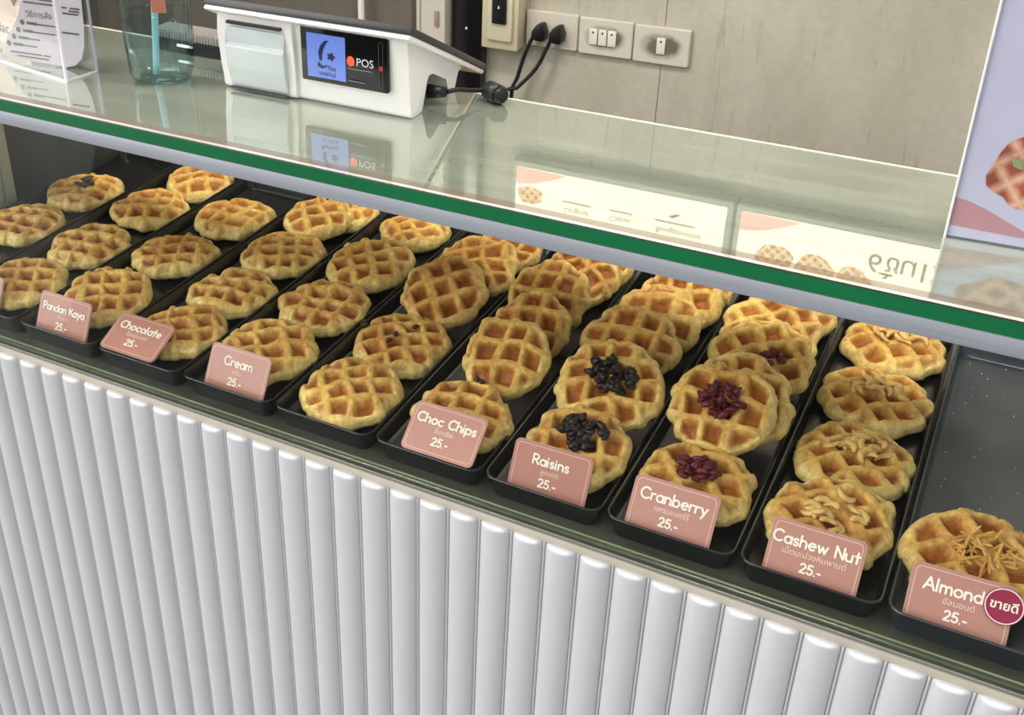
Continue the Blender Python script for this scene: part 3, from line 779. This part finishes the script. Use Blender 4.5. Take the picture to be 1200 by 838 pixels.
card('Cream', '\u0e04\u0e23\u0e35\u0e21', (.2873, .021), (.3685, .021), .0142, 30, 'pink price card reading Cream 25')
card('Choc Chips', '\u0e0a\u0e47\u0e2d\u0e04\u0e0a\u0e34\u0e1e', (.5584, .0105), (.6352, .011), .030, 52, 'pink price card reading Choc Chips 25, resting on the tray rim')
card('Raisins', '\u0e25\u0e39\u0e01\u0e40\u0e01\u0e14', (.6786, .0195), (.7538, .0215), .0145, 26, 'pink price card reading Raisins 25')
card('Cranberry', '\u0e41\u0e04\u0e23\u0e19\u0e40\u0e1a\u0e2d\u0e23\u0e4c\u0e23\u0e35\u0e48', (.8034, .0185), (.8793, .020), .0150, 36, 'pink price card reading Cranberry 25', size=.0105)
card('Cashew Nut', '\u0e40\u0e21\u0e47\u0e14\u0e21\u0e30\u0e21\u0e48\u0e27\u0e07\u0e2b\u0e34\u0e21\u0e1e\u0e32\u0e19\u0e15\u0e4c', (.9356, .0185), (1.0128, .020), .0150, 36, 'pink price card reading Cashew Nut 25', size=.0103)
card('Almond', '\u0e2d\u0e31\u0e25\u0e21\u0e2d\u0e19\u0e14\u0e4c', (1.0558, .0175), (1.1373, .0215), .0145, 36, 'pink price card reading Almond 25 with a round crimson badge', badge=True, size=.0105)

# crumbs scattered in the nearly empty tray and on the rims
rd = random.Random(5); v = []; f = []
for q in range(46):
    px, py = rd.uniform(1.055, 1.15), rd.uniform(.12, .5); s = rd.uniform(.0004, .0011); b = len(v)
    for dx, dy, dz in ((1, 0, 0), (-1, .3, 0), (0, 1, .2), (.2, -1, 0), (0, 0, 1), (.1, 0, -.2)): v.append((px + dx * s, py + dy * s, .0127 + dz * s))
    f += [(b, b + 2, b + 4), (b + 2, b + 1, b + 4), (b + 1, b + 3, b + 4), (b + 3, b, b + 4)]
tag(mesh('crumbs', v, f, mat('pale_crumb', (226, 220, 204), .6, noise=.1)), 'pale sugar crumbs scattered over the nearly empty Almond tray', 'crumbs', kind='stuff')

# ------------------------------------------------------------------ till terminal on the glass
pos = thing('till_terminal', 'white till terminal with a small black customer display on the glass top', 'till', (0, 0, ZT))
prof = [(.213, .000), (.238, .000), (.245, .036), (.251, .0415), (.262, .040), (.302, .022), (.309, .016), (.312, .0), (.318, .0), (.326, .018), (.372, .012), (.198, .098), (.205, .06)]
prof = [(.209, .004), (.213, .000), (.236, .000), (.240, .006), (.246, .034), (.252, .040), (.262, .0395), (.296, .022), (.301, .010), (.303, .0), (.318, .0), (.324, .022), (.345, .022), (.198, .098), (.2045, .09)]
prism('terminal_body', prof, 'x', .222, .462, M_white, pos, .0025)
prism('tablet_rim', [(.190, .097), (.193, .0945), (.374, .0035), (.379, .0035), (.3805, .0062), (.195, .1015)], 'x', .203, .470, M_white, pos, .001)
prism('tablet_screen', [(.1925, .1012), (.381, .0068), (.384, .0135), (.1955, .1095)], 'x', .202, .471, mat('tablet_dark_grey', (58, 57, 58), .3, noise=.06), pos, .0012)
# printer module on the left of the front
M_prn = mat('printer_grey_cover', (196, 204, 202), .32, noise=.02)
prism('printer_housing', [(.2045, .004), (.209, .0005), (.225, .0005), (.225, .092), (.2005, .092), (.200, .07), (.203, .03)], 'x', .2125, .3165, M_white, pos, .003)
pc_ = prism('printer_cover', [(.2015, .006), (.206, .006), (.206, .078), (.1975, .078), (.1985, .058), (.1945, .056), (.1965, .03)], 'x', .2255, .3065, M_prn, pos, .0022)
box('paper_slot', .229, .303, .1955, .2025, .0815, .0845, mat('slot_dark', (46, 45, 45), .5, noise=.05), pos)
box('cover_seam', .226, .306, .1975, .2035, .0035, .0046, mat('seam_grey', (70, 70, 70), .5, noise=.05), pos)
# customer display
yd = .2035
dp_ = box('display_panel', .3265, .4385, yd - .0025, yd + .004, .0285, .0915, mat('display_black', (12, 11, 13), .12, noise=.05), pos, .002)
M_blue = mat('screen_blue', (98, 122, 196), .2, emit=.28)
M_navy = mat('screen_navy', (26, 36, 84), .2, noise=.02)
ys_ = yd - .0032
mesh('lit_screen', [(.3355, ys_, .0345), (.3855, ys_, .0345), (.3855, ys_, .0845), (.3355, ys_, .0845)], [(0, 1, 2, 3)], M_blue, dp_)
def flat(name, pts, m, dy=.0005): return mesh(name, [(a, ys_ - dy, b) for a, b in pts], [tuple(range(len(pts)))], m, dp_)
flat('logo_stroke', [(.352, .0545), (.3505, .063), (.353, .071), (.359, .0775), (.3645, .0785), (.3605, .074), (.357, .067), (.355, .06), (.3555, .055)], M_navy)
flat('logo_stroke', [(.349, .048), (.3505, .0535), (.3535, .050), (.358, .0485), (.361, .051), (.3605, .0475), (.355, .0455)], M_navy)
flat('logo_flower', [(.367 + .0045 * (1 + .3 * math.cos(5 * k * .314)) * math.cos(k * .314), .0605 + .0042 * (1 + .3 * math.cos(5 * k * .314)) * math.sin(k * .314)) for k in range(20)], M_navy)
font_text('screen_lettering', 'The', .0075, M_navy, dp_, .367, .0445, ys_ - .0006)
font_text('screen_lettering', 'WAFFLE', .0062, M_navy, dp_, .3615, .0375, ys_ - .0006)
flat('orange_dot', [(.3925 + .0050 * math.cos(k * .393), .0595 + .0058 * math.sin(k * .393)) for k in range(16)], mat('orange_mark', (232, 92, 50), .4, emit=.3))
font_text('display_lettering', 'POS', .0125, mat('pale_print', (210, 210, 210), .4, emit=.12), dp_, .4105, .0555, ys_ - .0005)
for z, x0, x1, h in ((.0505, .389, .4195, .0014), (.0365, .389, .410, .0012)):
    flat('small_print', [(x0, z), (x1, z), (x1, z + h), (x0, z + h)], mat('grey_print', (120, 120, 122), .4, noise=.05))
v, f = loft([[(.4305 + a, ys_ - .0004, .060 + b) for a, b in rrect(.0055, .052, .0027, 4)], [(.4305 + a, ys_ - .0004, .060 + b) for a, b in rrect(.0045, .051, .0022, 4)]])
mesh('touch_bar', v, f, mat('bar_grey', (88, 74, 74), .4, noise=.05), dp_)
flat('red_mark', [(.4305 + .0028 * math.cos(k * .52), .0565 + .003 * math.sin(k * .52)) for k in range(12)], mat('red_mark', (160, 52, 44), .4, noise=.05))
# its cable and the round adapter behind it
cb = thing('till_cable', 'black cable with plug running from the till terminal', 'cable', (0, 0, ZT))
tube('cable_plug', [(.455, .262, .0155), (.476, .268, .016)], .0085, M_black, cb, 10, 0, .006)
tube('cable', [(.476, .268, .016), (.486, .276, .018), (.494, .288, .0145), (.502, .30, .012), (.508, .306, .013)], .0027, M_cord, cb)
ad = thing('power_adapter', 'round black power adapter at the rear edge of the glass', 'adapter', (.519, .303, ZT), (0, 0, -.5))
tube('adapter_body', [(-.010, 0, .0112), (.010, 0, .0112)], .011, mat('adapter_black', (40, 40, 41), .4, noise=.1), ad, 20, 0)
tube('adapter_cap', [(.010, 0, .0112), (.016, 0, .0112)], .011, M_black, ad, 20, 0, .008)

# small ribbed router box left of the till
rt = thing('router_box', 'low black box with ribbed grey top and a white light behind the bottle', 'router', (.095, .282, ZT), (0, 0, 0))
box('box_shell', -.055, .11, .0, .036, .0, .017, M_black, rt, .002)
box('status_light', -.013, .012, -.0012, .001, .009, .012, mat('white_led', (255, 255, 255), .3, emit=1.5), rt)
ridge_m = mat('rib_grey', (168, 164, 160), .4, noise=.03)
box('ribbed_top', -.053, .108, .003, .034, .017, .022, ridge_m, rt)
for k in range(36): box('rib', -.052 + k * .0045, -.0498 + k * .0045, .001, .034, .017, .027, ridge_m, rt)

# ------------------------------------------------------------------ sanitiser bottle
bt = thing('sanitiser_bottle', 'clear teal sanitiser bottle with a pale pump tube on the glass', 'bottle', (.128, .195, ZT), (0, 0, math.radians(26)))
def bottle_ring(wd, z, r): return [(a, b, z) for a, b in rrect(wd, wd * .82, r, 6)]
M_bot = thin_glass('teal_bottle_plastic', (.90, .955, .955), 1.45, .0, 2.2)
edge_tint(M_bot, (.90, .955, .955), (.42, .60, .58))
rg_ = [bottle_ring(.056, .0006, .018), bottle_ring(.068, .004, .02), bottle_ring(.074, .012, .02), bottle_ring(.078, .05, .02), bottle_ring(.081, .1, .02), bottle_ring(.081, .14, .02), bottle_ring(.07, .158, .024), bottle_ring(.034, .168, .0135), bottle_ring(.03, .18, .012)]
v, f = loft(rg_, True, True, True); mesh('bottle_shell', v, f, M_bot, bt, True)
M_liq = thin_glass('teal_liquid', (.80, .885, .895), 1.2)
rg_ = [bottle_ring(.052, .003, .016), bottle_ring(.066, .007, .018), bottle_ring(.0715, .014, .018), bottle_ring(.0755, .05, .018), bottle_ring(.0775, .082, .018)]
v, f = loft(rg_, True, True, True); mesh('gel_fill', v, f, M_liq, bt, True)
tube('pump_tube', [(-.008, 0, .006), (-.004, .002, .06), (.0, .002, .12), (0, 0, .19)], .0042, mat('pale_blue_tube', (176, 216, 222), .35, noise=.03), bt, 10)
mesh('orange_label', [(.004, -.0336, .09), (.021, -.0336, .09), (.021, -.0336, .12), (.004, -.0336, .12)], [(0, 1, 2, 3)], mat('orange_label', (176, 112, 92), .5, noise=.1), bt)
pmp = box('pump_collar', -.017, .017, -.017, .017, .18, .2, M_white, bt, .004)
tube('pump_spout', [(0, 0, .2), (0, 0, .225), (0, -.03, .232), (0, -.045, .226)], .005, M_white, bt)

# ------------------------------------------------------------------ acrylic menu stand (left)
ah = math.atan2(.129 - .151, .032 + .102)
ac = thing('menu_stand', 'clear acrylic menu stand holding a white printed sheet at the left', 'menu stand', (.032, .129, ZT), (0, 0, ah))
Wd = .15; Dp = .045; Ht = .21; tk = .0028
box('front_sheet', -Wd, 0, 0, tk, .001, Ht, M_acryl, ac)
box('side_sheet', -tk, 0, tk, Dp, .001, Ht, M_acryl, ac)
box('rear_sheet', -Wd, 0, Dp, Dp + tk, .001, Ht, M_acryl, ac)
M_edge = mat('acrylic_bright_edge', (222, 220, 230), .12, spec=.9, noise=.02)
box('corner_edge', -.0016, .0012, -.0012, .0016, .0, Ht, M_edge, ac)
box('side_edge', -.0012, .0012, Dp + tk - .0015, Dp + tk + .0008, .0, Ht, mat('acrylic_violet_edge', (170, 166, 186), .2, noise=.02), ac)
box('bottom_edge', -Wd, 0, -.0008, tk, .0, .002, M_edge, ac)
box('side_foot', -.003, .0008, 0, Dp + tk, .0, .002, mat('acrylic_rose_edge', (196, 184, 190), .2, noise=.02), ac)
# printed sheet with a round right edge
pts = [(.010, .006), (.06, .003), (.112, .002), (.126, .006), (.137, .016), (.1435, .032), (.147, .055), (.149, .09), (.149, .2), (.06, .2), (.057, .081), (.047, .059), (.023, .029)]
sh = prism('printed_sheet', pts, 'y', 0, .0006, mat('paper_white', (206, 200, 200), .6, noise=.02), ac)
sh.location = (-.15, .005, 0); sh.rotation_euler = (0, 0, .2546)
M_ink = mat('grey_ink', (84, 80, 80), .6, noise=.05)
def bar(x, z, w_, h, m=M_ink, y=-.0005): mesh('print_line', [(x, y, z), (x + w_, y, z), (x + w_, y, z + h), (x, y, z + h)], [(0, 1, 2, 3)], m, sh)
font_text('print_heading', '\u0e27\u0e34\u0e18\u0e35\u0e01\u0e32\u0e23\u0e2a\u0e31\u0e48\u0e07', .011, M_ink, sh, .081, .061, -.0006)
for k, (x0, z, w1) in enumerate(((.053, .0515, .04), (.045, .041, .046), (.036, .0315, .03), (.026, .022, .034))):
    mesh('print_bullet', [(x0 + .0036 * math.cos(q * .524), -.0005, z + .0015 + .0036 * math.sin(q * .524)) for q in range(12)], [tuple(range(12))], M_ink, sh)
    bar(x0 + .007, z - .0005, .016, .0036); bar(x0 + .023, z, w1 - .012, .0018)
for x0, z, w1 in ((.026, .012, .05), (.036, .0075, .05), (.078, .012, .012)): bar(x0, z, w1, .0018)
for x0, z, w1 in ((.113, .0455, .026), (.06, .083, .02), (.085, .083, .022), (.06, .078, .045), (.118, .077, .008), (.13, .077, .015), (.118, .070, .024), (.128, .0735, .016)): bar(x0, z, w1, .0022)
# beige leaflet behind it
lf = thing('beige_leaflet', 'beige leaflet in the far left corner behind the menu stand', 'leaflet', (-.150, .215, ZT), (math.radians(-8), 0, -.12))
box('leaflet_sheet', -.10, .035, 0, .0012, .0, .2, mat('beige_paper', (214, 196, 178), .6, noise=.04), lf)
font_text('leaflet_lettering', 'illac', .02, mat('brown_ink', (140, 110, 96), .6, noise=.02), lf, -.012, .012, -.0006)
mesh('leaflet_mark', [(.006, -.0006, .062), (.03, -.0006, .068), (.014, -.0006, .050)], [(0, 1, 2)], mat('taupe_ink', (128, 112, 108), .6, noise=.02), lf)

# ------------------------------------------------------------------ waffle poster stand (right)
ps = thing('waffle_poster', 'upright poster stand with a waffle picture and pink wave on the right', 'poster', (1.011, .176, ZT), (math.radians(-11), 0, .07))
Wp, Hp = .21, .297
box('poster_board', 0, Wp, .002, .0045, .002, Hp, mat('poster_lilac', (196, 196, 212), .45, noise=.02), ps)
box('poster_cover', -.001, Wp + .001, -.001, .0015, .001, Hp + .001, M_acryl, ps)
box('left_edge', -.0022, 0, -.001, .005, .0, Hp + .001, mat('clear_white_edge', (240, 240, 236), .2, noise=.02), ps)
box('bottom_foot', -.002, Wp, -.001, .05, .0, .0018, M_acryl, ps)
n = 20; wave = [(Wp * k / n, .005 + .028 * (.5 + .5 * math.cos(min(1, k / n * 2.2 + .1) * math.pi)) ** .9 + (.012 * max(0, k / n - .5)) ) for k in range(n + 1)]
mesh('pink_wave', [(0, .0018, .0115)] + [(a, .0018, b + .004) for a, b in wave] + [(Wp, .0018, .004), (Wp * .3, .0018, .0095)], [tuple(range(n + 4))], mat('dusty_pink_print', (188, 142, 144), .45, noise=.02), ps)
wp = blob('waffle_picture', .0, .0, .0315, 0, waffle_print('poster_waffle_print', 0, (158, 82, 56), (218, 170, 138), 5.2), ps, 8, 1.0); wp.location = (.052, .0017, .066)
for k, (a, b, ang) in enumerate(((-.004, .012, .5), (.008, .016, -.4), (.0, .004, 1.4), (-.012, .006, 2.4))):
    L_ = .0075
    mesh('mint_leaf', [(a + L_ * math.cos(ang), -.0006, b + L_ * math.sin(ang)), (a + .004 * math.sin(ang), -.0006, b - .004 * math.cos(ang)), (a - L_ * math.cos(ang), -.0006, b - L_ * math.sin(ang)), (a - .004 * math.sin(ang), -.0006, b + .004 * math.cos(ang))], [(0, 1, 2, 3)], mat('mint_green_print', (142, 150, 108), .5, noise=.1), wp)
